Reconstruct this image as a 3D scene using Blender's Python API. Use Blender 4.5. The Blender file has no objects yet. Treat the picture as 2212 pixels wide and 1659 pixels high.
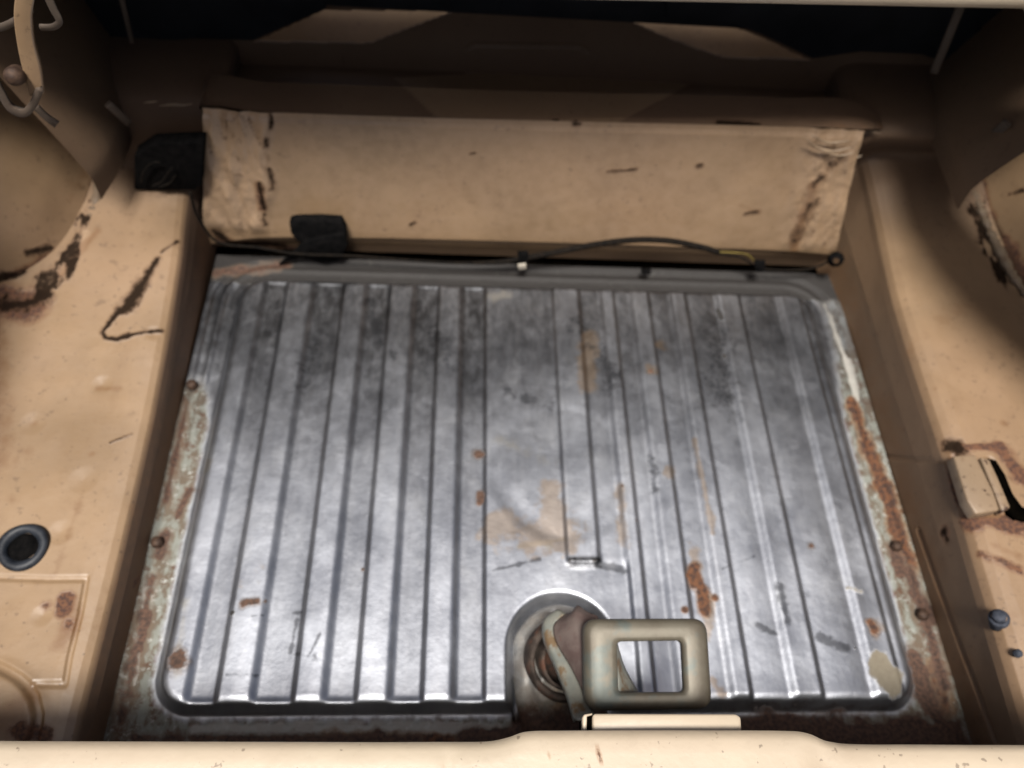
import bpy, bmesh, math, random
import numpy as np
from mathutils import Matrix, Vector
random.seed(3); np.random.seed(3)
S = bpy.context.scene; COL = S.collection

# ------------------------------------------------------------------ camera
PITCH, YAW, ROLL = 1.01802, 0.12333, 0.12621
CAM = np.array([-0.09443, -0.09633, 0.83049])
FPX, CX, CY = 1660.0, 1106.0, 829.5          # focal length and centre, in 2212-px units
_fw = np.array([math.sin(YAW)*math.cos(PITCH), math.cos(YAW)*math.cos(PITCH), -math.sin(PITCH)])
_r = np.array([math.cos(YAW), -math.sin(YAW), 0.0]); _u = np.cross(_r, _fw)
RT = math.cos(ROLL)*_r + math.sin(ROLL)*_u; UP = -math.sin(ROLL)*_r + math.cos(ROLL)*_u; FW = _fw
cd = bpy.data.cameras.new('camera'); cam = bpy.data.objects.new('camera', cd); COL.objects.link(cam)
cam.matrix_world = Matrix(((RT[0], UP[0], -FW[0], CAM[0]), (RT[1], UP[1], -FW[1], CAM[1]),
                           (RT[2], UP[2], -FW[2], CAM[2]), (0, 0, 0, 1)))
cd.sensor_width = 36; cd.lens = FPX/2212*36; cd.clip_start = 0.02; cd.clip_end = 500
cd.dof.use_dof = True; cd.dof.focus_distance = 0.55; cd.dof.aperture_fstop = 4.4
S.camera = cam
# ------------------------------------------------------------------ daylight
SUN_EL, SUN_AZ = math.radians(71), math.radians(191)   # azimuth clockwise from +Y
w = bpy.data.worlds.new('World'); S.world = w; w.use_nodes = True
nt = w.node_tree; bg = nt.nodes['Background']; sky = nt.nodes.new('ShaderNodeTexSky')
sky.sky_type = 'NISHITA'; sky.sun_disc = False; sky.sun_elevation = SUN_EL; sky.sun_rotation = SUN_AZ
sky.air_density = 1.0; sky.dust_density = 6.0; sky.ozone_density = 0.6
nt.links.new(sky.outputs[0], bg.inputs[0]); bg.inputs[1].default_value = 0.055
sd = bpy.data.lights.new('sun', 'SUN'); sun = bpy.data.objects.new('sun', sd); COL.objects.link(sun)
sd.energy = 4.2; sd.angle = math.radians(14); sd.color = (1.0, 0.965, 0.91)
dv = Vector((math.sin(SUN_AZ)*math.cos(SUN_EL), math.cos(SUN_AZ)*math.cos(SUN_EL), math.sin(SUN_EL)))
sun.rotation_euler = dv.to_track_quat('Z', 'Y').to_euler()
vs = S.view_settings; vs.view_transform = 'Standard'; vs.look = 'None'; vs.exposure = 0.78; vs.gamma = 1.0

# ------------------------------------------------------------------ maths helpers
def ray(x, y): return FW + RT*(x-CX)/FPX - UP*(y-CY)/FPX
def Z(x, y, z): d = ray(x, y); return CAM + d*(z-CAM[2])/d[2]
def Yp(x, y, v): d = ray(x, y); return CAM + d*(v-CAM[1])/d[1]
def Xp(x, y, v): d = ray(x, y); return CAM + d*(v-CAM[0])/d[0]
def proj(P):
    d = P-CAM; z = d@FW; return np.stack([CX+FPX*(d@RT)/z, CY-FPX*(d@UP)/z], -1)
def sstep(a, b, x): t = np.clip((x-a)/(b-a), 0, 1); return t*t*(3-2*t)
def vnoise(P, s=1.0, seed=0):
    p = P*s; i = np.floor(p).astype(np.int64); f = p-i; f = f*f*(3-2*f)
    def h(a, b, c):
        n = (a*73856093) ^ (b*19349663) ^ (c*83492791) ^ (seed*2654435761)
        n = (n ^ (n >> 13))*1274126177 & 0x7fffffff; n = n ^ (n >> 16)
        return (n & 0xffff)/65535.0
    r = 0
    for a in (0, 1):
        for b in (0, 1):
            for c in (0, 1):
                wt = (f[..., 0] if a else 1-f[..., 0])*(f[..., 1] if b else 1-f[..., 1])*(f[..., 2] if c else 1-f[..., 2])
                r = r+wt*h(i[..., 0]+a, i[..., 1]+b, i[..., 2]+c)
    return r
def fbm(P, s, o=4, seed=0): return sum(vnoise(P, s*2**k, seed+k)*0.5**k for k in range(o))/(2-0.5**(o-1))
def resample(pts, n, smooth=True):
    pts = np.array(pts, float); L = np.r_[0, np.cumsum(np.linalg.norm(np.diff(pts, axis=0), axis=1))]
    t = np.linspace(0, L[-1], n)
    if not smooth or len(pts) < 3: return np.stack([np.interp(t, L, pts[:, k]) for k in range(pts.shape[1])], -1)
    m = np.zeros_like(pts); m[1:-1] = (pts[2:]-pts[:-2])/(L[2:]-L[:-2])[:, None]
    m[0] = (pts[1]-pts[0])/(L[1]-L[0]); m[-1] = (pts[-1]-pts[-2])/(L[-1]-L[-2])
    k = np.clip(np.searchsorted(L, t, side='right')-1, 0, len(pts)-2); h = (L[k+1]-L[k]); s = ((t-L[k])/h)[:, None]; h = h[:, None]
    return (2*s**3-3*s**2+1)*pts[k]+(s**3-2*s**2+s)*h*m[k]+(-2*s**3+3*s**2)*pts[k+1]+(s**3-s**2)*h*m[k+1]

# ------------------------------------------------------------------ object helpers
def link(name, me, mat, parent=None):
    o = bpy.data.objects.new(name, me); COL.objects.link(o)
    if mat: me.materials.append(mat)
    if parent: o.parent = parent
    return o
def thing(name, label, cat, loc, group=None):
    o = bpy.data.objects.new(name, None); COL.objects.link(o); o.location = loc; o.empty_display_size = .02
    o['label'] = label; o['category'] = cat
    if group: o['group'] = group
    return o
def inv(parent, V):
    return V-np.array(parent.location) if parent is not None else V
def mesh_vf(name, V, F, mat, parent=None, smooth=True, attrs=None):
    V = inv(parent, np.asarray(V, float)); me = bpy.data.meshes.new(name)
    me.from_pydata([tuple(v) for v in V], [], F); 
    if smooth: me.polygons.foreach_set('use_smooth', [True]*len(me.polygons))
    for k, a in (attrs or {}).items():
        at = me.attributes.new(k, 'FLOAT', 'POINT'); at.data.foreach_set('value', np.asarray(a, np.float32))
    me.update(); return link(name, me, mat, parent)
def grid_mesh(name, P, mat, parent=None, attrs=None, hole=None):
    """P: (nu,nv,3) array"""
    nu, nv = P.shape[:2]; idx = np.arange(nu*nv).reshape(nu, nv)
    F = np.stack([idx[:-1, :-1], idx[1:, :-1], idx[1:, 1:], idx[:-1, 1:]], -1).reshape(-1, 4)
    V = inv(parent, P.reshape(-1, 3)); me = bpy.data.meshes.new(name)
    if hole is not None:
        c = P.reshape(-1, 3)[F].mean(1); F = F[~hole(c)]
    me.vertices.add(len(V)); me.vertices.foreach_set('co', V.astype(np.float32).ravel())
    me.loops.add(F.size); me.loops.foreach_set('vertex_index', F.astype(np.int32).ravel())
    me.polygons.add(len(F)); me.polygons.foreach_set('loop_start', np.arange(0, F.size, 4, dtype=np.int32))
    me.update(calc_edges=True); me.polygons.foreach_set('use_smooth', [True]*len(F))
    for k, a in (attrs or {}).items():
        at = me.attributes.new(k, 'FLOAT', 'POINT'); at.data.foreach_set('value', np.asarray(a, np.float32).ravel())
    me.validate(); me.update(); return link(name, me, mat, parent)
def loft(curves, nu, nv, smoothv=True):
    """curves across v; each curve a polyline along u"""
    C = np.stack([resample(c, nu) for c in curves], 1)      # nu, nc, 3
    return np.stack([resample(C[i], nv, smoothv) for i in range(nu)], 0)
def off(c, dx=0, dz=0, dy=0): return [p+np.array([dx, dy, dz]) for p in c]
def strokes(P, lst, rag=False):
    """smooth field, 0.5 at radius; lst of (pixel polyline, radius in pixels[, strength])"""
    V = P.reshape(-1, 3); pr = proj(V); out = np.zeros(len(V))
    for st in lst:
        pts, r = st[0], st[1]; k = st[2] if len(st) > 2 else 1.0
        W = []
        for (x, y) in pts:
            W.append(V[np.argmin((pr[:, 0]-x)**2+(pr[:, 1]-y)**2)])
        W = np.array(W); R = r*np.linalg.norm(W[0]-CAM)/FPX
        sel = np.where(np.min([np.linalg.norm(V-q, axis=1) for q in W], axis=0) < 2.2*R+0.6*max([np.linalg.norm(W[i+1]-W[i]) for i in range(len(W)-1)] or [0]))[0]
        if not len(sel): continue
        Q = V[sel]; d = np.full(len(sel), 9.0)
        for i in range(max(1, len(W)-1)):
            a = W[i]; b = W[min(i+1, len(W)-1)]; ab = b-a; L = ab@ab
            t = np.clip(((Q-a)@ab)/L, 0, 1) if L > 1e-12 else np.zeros(len(Q))
            d = np.minimum(d, np.linalg.norm(Q-a-t[:, None]*ab, axis=1))
        RR = R*(.35+1.3*fbm(Q, 75, 3, 7)) if rag else R; out[sel] = np.maximum(out[sel], k*np.clip(1-d/(2*RR), 0, 1))
    return out
def displace(P, amt):
    n = np.cross(np.gradient(P, axis=0), np.gradient(P, axis=1)); n /= np.linalg.norm(n, axis=-1, keepdims=True)+1e-12
    s = np.sign(np.sum(n*(CAM-P), -1, keepdims=True)); return P+n*s*amt[..., None]
def tube(name, pts, r, mat, parent=None, nseg=10, n=None, smooth=True, rfun=None, flat=1.0):
    P = resample(pts, n or max(2, len(pts)*8), smooth) if n != 0 else np.array(pts, float)
    T = np.gradient(P, axis=0); T /= np.linalg.norm(T, axis=1, keepdims=True)+1e-12
    N = np.cross(T[0], [0.13, 0.21, 0.97]); N /= np.linalg.norm(N); V = []
    for i, t in enumerate(T):
        N = N-t*(N@t); N /= np.linalg.norm(N); B = np.cross(t, N); rr = r*(rfun(i/(len(T)-1)) if rfun else 1)
        for k in range(nseg):
            a = 2*math.pi*k/nseg; V.append(P[i]+rr*(math.cos(a)*N+flat*math.sin(a)*B))
    F = [(i*nseg+k, i*nseg+(k+1) % nseg, (i+1)*nseg+(k+1) % nseg, (i+1)*nseg+k) for i in range(len(T)-1) for k in range(nseg)]
    F += [tuple(range(nseg))[::-1], tuple((len(T)-1)*nseg+k for k in range(nseg))]
    return mesh_vf(name, V, F, mat, parent)
def prism(name, outline, d, mat, parent=None, bevel=0.0, seg=3, holes=None):
    """outline: list of 3-D points (a planar loop); extruded by vector d; bevelled"""
    bm = bmesh.new(); vs_ = [bm.verts.new(inv(parent, np.array(p, float))) for p in outline]
    f = bm.faces.new(vs_); g = bmesh.ops.extrude_face_region(bm, geom=[f])
    bmesh.ops.translate(bm, vec=Vector(d), verts=[v for v in g['geom'] if isinstance(v, bmesh.types.BMVert)])
    bmesh.ops.recalc_face_normals(bm, faces=bm.faces)
    if bevel: bmesh.ops.bevel(bm, geom=bm.edges[:], offset=bevel, segments=seg, profile=.5, affect='EDGES')
    me = bpy.data.meshes.new(name); bm.to_mesh(me); bm.free()
    me.polygons.foreach_set('use_smooth', [True]*len(me.polygons))
    o = link(name, me, mat, parent)
    return o
def lathe(name, prof, c, axis, mat, parent=None, n=40, wob=0.0):
    ax = Vector(axis).normalized(); q = ax.to_track_quat('Z', 'Y').to_matrix(); V = []; F = []
    for j, (r, z) in enumerate(prof):
        for k in range(n):
            a = 2*math.pi*k/n; rr = r*(1+wob*math.sin(3*a+j)) ; V.append(np.array(c)+np.array(q@Vector((rr*math.cos(a), rr*math.sin(a), z))))
    for j in range(len(prof)-1):
        for k in range(n): F.append((j*n+k, j*n+(k+1) % n, (j+1)*n+(k+1) % n, (j+1)*n+k))
    return mesh_vf(name, V, F, mat, parent)

# ------------------------------------------------------------------ materials
class NB:
    def __init__(s, name):
        s.m = bpy.data.materials.new(name); s.m.use_nodes = True; s.t = s.m.node_tree
        s.b = s.t.nodes['Principled BSDF']; s.co = s.t.nodes.new('ShaderNodeTexCoord').outputs['Object']
    def n(s, typ, **kw):
        nd = s.t.nodes.new(typ)
        for k, v in kw.items(): setattr(nd, k, v)
        return nd
    def put(s, inp, v):
        if isinstance(v, bpy.types.NodeSocket): s.t.links.new(v, inp)
        elif isinstance(v, (tuple, list)) and len(v) == 3 and inp.type == 'RGBA': inp.default_value = (*v, 1)
        else: inp.default_value = v
    def noise(s, scale, detail=4, rough=.55, stretch=None, dist=0):
        nd = s.n('ShaderNodeTexNoise'); nd.inputs['Scale'].default_value = scale; nd.inputs['Detail'].default_value = detail
        nd.inputs['Roughness'].default_value = rough; nd.inputs['Distortion'].default_value = dist
        v = s.co
        if stretch:
            mp = s.n('ShaderNodeMapping'); mp.inputs['Scale'].default_value = stretch; s.t.links.new(v, mp.inputs[0]); v = mp.outputs[0]
        s.t.links.new(v, nd.inputs['Vector']); return nd.outputs['Fac']
    def math(s, op, a, b=0.0, c=0.0, clamp=False):
        nd = s.n('ShaderNodeMath', operation=op, use_clamp=clamp)
        for i, v in enumerate((a, b, c)): s.put(nd.inputs[i], v)
        return nd.outputs[0]
    def ramp(s, v, a, b, c=0.0, d=1.0):
        nd = s.n('ShaderNodeMapRange', interpolation_type='SMOOTHSTEP'); s.put(nd.inputs[0], v)
        for i, k in enumerate((a, b, c, d)): nd.inputs[i+1].default_value = k
        return nd.outputs[0]
    def mix(s, f, a, b):
        nd = s.n('ShaderNodeMix', data_type='RGBA'); s.put(nd.inputs[0], f); s.put(nd.inputs[6], a); s.put(nd.inputs[7], b); return nd.outputs[2]
    def mixf(s, f, a, b):
        nd = s.n('ShaderNodeMix', data_type='FLOAT'); s.put(nd.inputs[0], f); s.put(nd.inputs[2], a); s.put(nd.inputs[3], b); return nd.outputs[0]
    def attr(s, name):
        nd = s.n('ShaderNodeAttribute'); nd.attribute_name = name; return nd.outputs['Fac']
    def mask(s, name, nz, amp=.5, w=.08, thr=.5):
        at = s.attr(name); v = s.math('ADD', at, s.math('MULTIPLY', s.math('MULTIPLY', s.math('SUBTRACT', nz, .5), amp), s.math('MULTIPLY', at, 5.0, clamp=True)))
        return s.ramp(v, thr-w, thr+w)
    def bump(s, h, strength, dist=.001, nrm=None):
        nd = s.n('ShaderNodeBump'); nd.inputs['Strength'].default_value = strength; nd.inputs['Distance'].default_value = dist
        s.put(nd.inputs['Height'], h)
        if nrm: s.t.links.new(nrm, nd.inputs['Normal'])
        return nd.outputs[0]
    def out(s, **kw):
        for k, v in kw.items(): s.put(s.b.inputs[k.replace('_', ' ')], v)
        return s.m

def paint_mat(name, base, var=.12, rough=.42, dirt=.35):
    m = NB(name); n1 = m.noise(9, 5); n2 = m.noise(70, 5, .65); n3 = m.noise(260, 3); nl = m.noise(3.2, 3); nr = m.math('ADD', m.math('MULTIPLY', m.noise(120, 5, .75), .7), m.math('MULTIPLY', m.noise(38, 3), .5))
    c2 = tuple(b*(1-var*1.6) for b in base); c1 = tuple(min(1, b*(1+var)) for b in base)
    col = m.mix(m.ramp(n1, .3, .7), c2, c1)
    col = m.mix(m.math('MULTIPLY', m.ramp(nl, .45, .7), .35), col, (base[0]*.95, base[1]*.86, base[2]*.84))   # pinkish faded film
    dm = m.math('MULTIPLY', m.ramp(n2, .52, .72), dirt)
    col = m.mix(dm, col, (base[0]*.52, base[1]*.42, base[2]*.34))
    run = m.noise(16, 5, .7, (1.0, .35, .35), 1.2); col = m.mix(m.math('MULTIPLY', m.ramp(run, .54, .70), dirt*.8), col, (base[0]*.62, base[1]*.52, base[2]*.44))
    bl = m.noise(6.5, 6, .68); col = m.mix(m.math('MULTIPLY', m.ramp(bl, .50, .66), dirt*.42), col, (base[0]*.66, base[1]*.55, base[2]*.42))
    chp = m.ramp(m.math('ADD', m.noise(95, 4, .7), m.math('MULTIPLY', bl, .35)), .80, .84); col = m.mix(m.math('MULTIPLY', chp, dirt*2.0, clamp=True), col, (.035, .016, .009))
    spk = m.ramp(m.noise(150, 2), .68, .74); col = m.mix(m.math('MULTIPLY', spk, .5), col, (.04, .022, .013))
    pa = m.mask('pale', n2, .5, .2); col = m.mix(m.math('MULTIPLY', pa, .75), col, (base[0]*1.45, base[1]*1.52, base[2]*1.72))
    gr = m.attr('shade_tint'); col = m.mix(m.math('MULTIPLY', gr, m.ramp(n1, .2, .6, .75, 1.0), clamp=True), col, (base[0]*.20, base[1]*.115, base[2]*.055))  # painted shade: pulls the base towards dark brown
    tm = m.mask('tan', n2, .7, .2); col = m.mix(m.math('MULTIPLY', tm, .65), col, (base[0]*.62, base[1]*.45, base[2]*.30))
    hr = m.mask('rust', nr, 1.2, .25, .28); col = m.mix(m.math('MULTIPLY', hr, .6), col, (base[0]*.55, base[1]*.33, base[2]*.2))
    rm = m.mask('rust', nr, 1.1, .12); col = m.mix(rm, col, m.mix(m.ramp(n3, .35, .65), (.035, .013, .007), (.10, .04, .016)))
    hl = m.mask('dark', nr, 1.6, .32, .34); col = m.mix(m.math('MULTIPLY', hl, .6), col, (base[0]*.40, base[1]*.27, base[2]*.18))
    km = m.mask('dark', nr, 2.0, .26, .66); col = m.mix(m.math('MULTIPLY', km, .93), col, (.008, .0055, .004))
    rg = m.mixf(m.math('MAXIMUM', m.math('MAXIMUM', rm, km), gr, clamp=True), m.math('ADD', m.mixf(n1, rough-.1, rough+.12), m.math('MULTIPLY', m.ramp(bl, .4, .65), .15)), .9)
    h = m.math('ADD', m.math('MULTIPLY', n1, 1.2), m.math('MULTIPLY', n2, .25)); h = m.math('SUBTRACT', h, m.math('MULTIPLY', rm, .5)); h = m.math('ADD', h, m.math('MULTIPLY', nr, m.math('MULTIPLY', hl, .5)))
    return m.out(Base_Color=col, Roughness=rg, Normal=m.bump(h, .35, .004), Coat_Weight=m.mixf(km, .10, .0), Coat_Roughness=.42, Specular_IOR_Level=m.mixf(km, .6, .05))

BEIGE = (.192, .125, .070)
M_PAINT = paint_mat('beige_paint', BEIGE, .10, dirt=.17)
M_SILL = paint_mat('clean_paint_brightened', (.36, .30, .222), .05, .38, .02)  # body paint brightened to imitate the fully lit sill
M_DULL = paint_mat('dull_beige', (.05, .034, .022), .15, .75, .6)  # darker, rougher beige for struts and small hinge pieces
M_SEAL = paint_mat('painted_sealer', (.115, .080, .048), .25, .7, .8)

M_TAB = paint_mat('chipped_tab_paint', (.20, .145, .092), .15, .45, .6)
def tank_mat():
    m = NB('galvanised_steel'); n1 = m.noise(13, 5, .6); n2 = m.noise(60, 5, .62, (1.6, .8, 1)); n3 = m.noise(240, 3); nf = m.noise(30, 4, .6, (1, .7, 1))
    ns = m.noise(420, 2, .5, (.15, 2.4, 1))
    vor = m.n('ShaderNodeTexVoronoi'); vor.inputs['Scale'].default_value = 90; m.t.links.new(m.co, vor.inputs['Vector'])
    sp = m.n('ShaderNodeSeparateColor'); m.t.links.new(vor.outputs['Color'], sp.inputs[0])
    col = m.mix(m.ramp(n1, .35, .65), (.318, .333, .368), (.388, .405, .443))
    col = m.mix(m.math('MULTIPLY', m.ramp(n2, .5, .72), .22), col, (.16, .163, .18))
    col = m.mix(m.math('MULTIPLY', m.ramp(nf, .54, .66), .16), col, (.55, .56, .57))
    vs_ = m.noise(24, 3, .6, (5.0, .35, 1)); col = m.mix(m.ramp(vs_, .35, .7, 0, .22), col, (.50, .51, .54))
    corr = m.mask('corr', n2, .35, .15)
    cc = m.mix(m.ramp(n2, .42, .58), (0.1650, 0.1705, 0.1485), (0.0935, 0.0715, 0.0495)); cc = m.mix(m.ramp(m.noise(110, 4, .7), .55, .68), cc, (0.3025, 0.3080, 0.2860))
    cc = m.mix(m.ramp(m.noise(45, 5, .7), .54, .64), cc, (0.0715, 0.0358, 0.0193))
    col = m.mix(corr, col, cc)
    so = m.math('MULTIPLY', m.attr('shade_dirt'), m.ramp(n2, .25, .65, .62, 1.0), clamp=True); col = m.mix(so, col, (.016, .014, .013))  # painted shade plus some groove dirt, towards near-black
    pm = m.mask('pale', n2, .6, .12); col = m.mix(m.math('MULTIPLY', pm, .7), col, (0.3410, 0.3300, 0.3025))
    tn = m.math('ADD', m.math('MULTIPLY', m.noise(55, 5, .7), .7), m.math('MULTIPLY', m.noise(22, 3), .4)); tm = m.mask('tan', tn, 2.4, .22, .50); col = m.mix(m.math('MULTIPLY', tm, .55), col, (.34, .24, .145))
    om = m.mask('olive', n2, .5, .08); col = m.mix(m.math('MULTIPLY', om, .9), col, m.mix(n3, (0.0880, 0.0660, 0.0330), (0.1540, 0.1265, 0.0770)))
    gm = m.mask('grey', m.noise(90, 5, .7), 1.8, .22, .48); col = m.mix(m.math('MULTIPLY', gm, .7), col, (.05, .052, .058))
    nr = m.math('ADD', m.math('MULTIPLY', m.noise(120, 5, .75), .7), m.math('MULTIPLY', m.noise(38, 3), .5))
    hr = m.mask('rust', nr, 1.1, .22, .30); col = m.mix(m.math('MULTIPLY', hr, .65), col, (.17, .095, .045))
    rm = m.mask('rust', nr, 1.1, .14, .52); col = m.mix(rm, col, m.mix(m.ramp(m.noise(170, 4, .7), .38, .62), (.028, .012, .007), (.105, .040, .014)))
    hb = m.mask('brown', nr, 1.2, .22, .30); col = m.mix(m.math('MULTIPLY', hb, .5), col, (.11, .075, .05)); bm_ = m.mask('brown', nr, 1.0, .12, .54); col = m.mix(bm_, col, m.mix(m.ramp(n3, .3, .7), (0.0275, 0.0138, 0.0088), (0.0825, 0.0413, 0.0248)))
    km = m.mask('dark', n2, .4, .08); col = m.mix(km, col, (.015, .013, .012))
    nonm = m.math('MAXIMUM', m.math('MAXIMUM', rm, bm_), m.math('MAXIMUM', m.math('MULTIPLY', corr, .85), m.math('MAXIMUM', km, om)))
    met = m.math('SUBTRACT', .97, m.math('MULTIPLY', nonm, .9), clamp=True)
    rg = m.mixf(nonm, m.math('ADD', m.ramp(n1, .3, .7, .36, .44), m.math('MULTIPLY', m.math('SUBTRACT', sp.outputs[0], .5), .04)), .8)
    h = m.math('ADD', m.math('MULTIPLY', n1, 1.0), m.math('MULTIPLY', n2, .22)); h = m.math('ADD', h, m.math('MULTIPLY', nonm, m.math('MULTIPLY', n3, .3)))
    h = m.math('ADD', h, m.math('MULTIPLY', ns, .02))
    return m.out(Base_Color=col, Metallic=met, Roughness=rg, Normal=m.bump(h, .35, .003))
M_TANK = tank_mat()

def simple(name, c1, c2, rough, metal=0, sc=60, bump=.3, coat=0, extra=None, spec=.5):
    m = NB(name); n = m.noise(sc, 5, .6); col = m.mix(m.ramp(n, .35, .65), c1, c2)
    if extra: col = m.mix(m.ramp(m.noise(extra[1], 4, .65), extra[2], extra[2]+.1), col, extra[0])
    return m.out(Base_Color=col, Roughness=m.mixf(n, max(.05, rough-.1), rough+.1), Metallic=metal, Coat_Weight=coat, Specular_IOR_Level=spec, Normal=m.bump(n, bump, .002))
M_RUBBER = simple('black_rubber', (.0012, .0012, .0013), (.004, .0036, .0036), .9, sc=120, bump=.8, spec=.06)
M_PLUG = simple('plug_rubber', (.007, .009, .013), (.018, .021, .027), .5, sc=70, spec=.3)
M_CABLE = simple('cable_sleeve', (.003, .0024, .002), (.009, .0065, .0045), .85, sc=150, spec=.1)
M_YELLOW = simple('yellow_wire', (.10, .075, .015), (.16, .12, .03), .7, spec=.2)
M_BOARD = simple('dark_board', (0.0077, 0.0088, 0.0110), (0.0132, 0.0143, 0.0171), .8, sc=20, spec=.2)
M_HOLLOW = simple('dark_hollow', (.0008, .0007, .0006), (.0018, .0014, .001), .95, spec=.0)
M_ZINC = simple('faded_zinc', (0.1815, 0.1925, 0.1705), (0.2530, 0.2475, 0.2090), .5, .45, 40, .3, extra=((0.1650, 0.1100, 0.0605), 26, .52))
M_LOOP = simple('yellowed_zinc', (.080, .067, .049), (.105, .093, .070), .5, .3, 30, .3, extra=((.072, .080, .070), 18, .50), spec=.4)
M_PRIMER = simple('worn_red_primer', (.075, .050, .045), (.11, .085, .075), .65, .0, 45, .6, extra=((.10, .022, .016), 22, .58), spec=.3)
M_COLLAR = simple('dirty_collar', (.020, .014, .011), (.060, .045, .036), .8, .0, 70, .6, extra=((.075, .035, .022), 40, .52), spec=.25)
M_NECK = simple('crusted_steel', (0.2750, 0.2585, 0.2310), (0.1540, 0.1210, 0.0935), .55, .35, 60, .9, extra=((0.0660, 0.0358, 0.0220), 45, .56))
M_BOLT = simple('rusty_bolt', (0.0275, 0.0138, 0.0083), (0.0605, 0.0330, 0.0193), .7, .4, 200)
M_STEEL = simple('grey_bolt_steel', (.020, .024, .034), (.045, .05, .065), .75, .1, 150, spec=.25)
M_GROUND = simple('concrete', (.19, .18, .17), (.26, .25, .23), .9, 0, 4, .5)
M_WHITE = simple('clip_tip', (0.3025, 0.2750, 0.2310), (0.3850, 0.3410, 0.2750), .5)

# ------------------------------------------------------------------ ground under the car
g = mesh_vf('ground', [(-60, -60, -.55), (60, -60, -.55), (60, 60, -.55), (-60, 60, -.55)], [(0, 1, 2, 3)], M_GROUND, smooth=False)
g['kind'] = 'structure'

# ------------------------------------------------------------------ fuel tank
tank = thing('fuel_tank', 'ribbed galvanised fuel tank forming the trunk floor, rusty round its rim', 'fuel tank', (0, .29, 0))
xs = np.linspace(-.432, .432, 560); ys = np.linspace(-.03, .606, 410)
GX, GY = np.meshgrid(xs, ys, indexing='ij')
def rrect(x, y, x0, x1, y0, y1, r):
    qx = np.abs(x-(x0+x1)/2)-(x1-x0)/2+r; qy = np.abs(y-(y0+y1)/2)-(y1-y0)/2+r
    return np.hypot(np.maximum(qx, 0), np.maximum(qy, 0))+np.minimum(np.maximum(qx, qy), 0)-r
P0 = np.stack([GX, GY, 0*GX], -1)
sd_ = rrect(GX, GY, -.392, .389, .024, .566, .036)
H = .013*sstep(.002, -.010, sd_)
EL = [-.356, -.328, -.293, -.254, -.224, -.193, -.160, -.128, -.097, -.066]
ER = [.026, .057, .090, .107, .131, .155, .186, .206, .250, .281, .336, .366]
def wave(x):
    v = np.zeros_like(x)
    for i, e in enumerate(EL): a = .0030 if i % 2 else .0055; v += (1 if i % 2 else -1)*sstep(e-a, e+a, x)
    for i, e in enumerate(ER): a = .0055 if i % 2 == 0 else .0030; v += (1 if i % 2 == 0 else -1)*sstep(e-a, e+a, x)
    return v+1
def crown(x):      # each strip slightly bowed
    E_ = [-.392]+EL+ER+[.389]; v = np.zeros_like(x)
    for k in range(len(E_)-1):
        a, b = E_[k], E_[k+1]
        if b-a > .07: continue
        t = np.clip((x-a)/(b-a), 0, 1); v += (1 if k % 2 == 0 else -.7)*4*t*(1-t)*(b-a)/.035
    return v
Bc = (.014, .085)
rb = np.hypot(GX-Bc[0], GY-Bc[1])
inner = sstep(-.004, -.016, sd_)
keep = sstep(.050, .062, rb-.02)                      # ribs fade round the neck
cen = sstep(-.066, -.060, GX)*sstep(.094, .088, GX); keep = keep*(1-cen*sstep(.182, .166, GY))
ss_ = sstep(.022, .030, GX)*sstep(.064, .056, GX)*sstep(.172, .177, GY)*inner
H += .0035*ss_ + (.0040*((wave(GX)-1)*keep*(1-ss_)+.5)+.00085*crown(GX)*keep)*inner
disc = np.hypot(GX-.026, GY-.285); H -= .0004*sstep(.092, .078, disc)*sstep(.05, .06, rb)*(cen)
# recess round the neck, open to the rear edge
dn = np.where(GY < Bc[1], np.abs(GX-Bc[0]), rb)
H = H*sstep(.044, .060, dn)
H -= .014*sstep(.0, .003, np.abs(GX-Bc[0])-.043)*sstep(.052, .047, np.abs(GX-Bc[0]))*sstep(.062, .05, GY)*sstep(.012, .02, GY)*(GX < Bc[0])
H += .0030*np.exp(-((sd_-.019)/.004)**2)*sstep(.3, .34, GY)      # raised bead on the forward flange
H += .004*sstep(.030, .036, sd_)
cr = strokes(np.stack([GX, GY, H], -1), [([(1062, 1035), (1110, 1085), (1165, 1135), (1225, 1172)], 17), ([(1345, 1050), (1300, 1090), (1262, 1120)], 15)]).reshape(GX.shape); H -= .0004*sstep(.0, 1.0, cr)
fl = sstep(0, .01, sd_)
H += fl*.0012*(fbm(P0, 60, 3, 5)-.5)+.0010*(fbm(P0, 9, 3, 2)-.5)*inner
PT = np.stack([GX, GY, H], -1)
st = lambda l: strokes(PT, l, True)
A = {}
A['corr'] = np.clip(.5+(sd_-.004)*30, 0, 1).ravel()*np.clip(1.15-1.2*sstep(.30, .5, GY).ravel()*(1-sstep(.35, .4, GX).ravel()*.5), 0, 1)
A['corr'] = np.maximum(A['corr'], .95*sstep(.553, .566, GY).ravel())
A['rust'] = np.maximum(st([([(1842, 870), (1890, 1010)], 10), ([(1892, 1010), (1928, 1120), (1965, 1225)], 11), ([(1498, 1228), (1500, 1262)], 10), ([(1512, 1260), (1522, 1320)], 8),
    ([(1503, 1240), (1520, 1275)], 9), ([(1545, 1290)], 5, .9), ([(1478, 1318)], 5, .9), ([(1880, 1345), (1890, 1360)], 7, .8), ([(2020, 1440), (2040, 1540)], 14, .8), ([(700, 1590), (1000, 1600)], 8, .75)]), 0)
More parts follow.
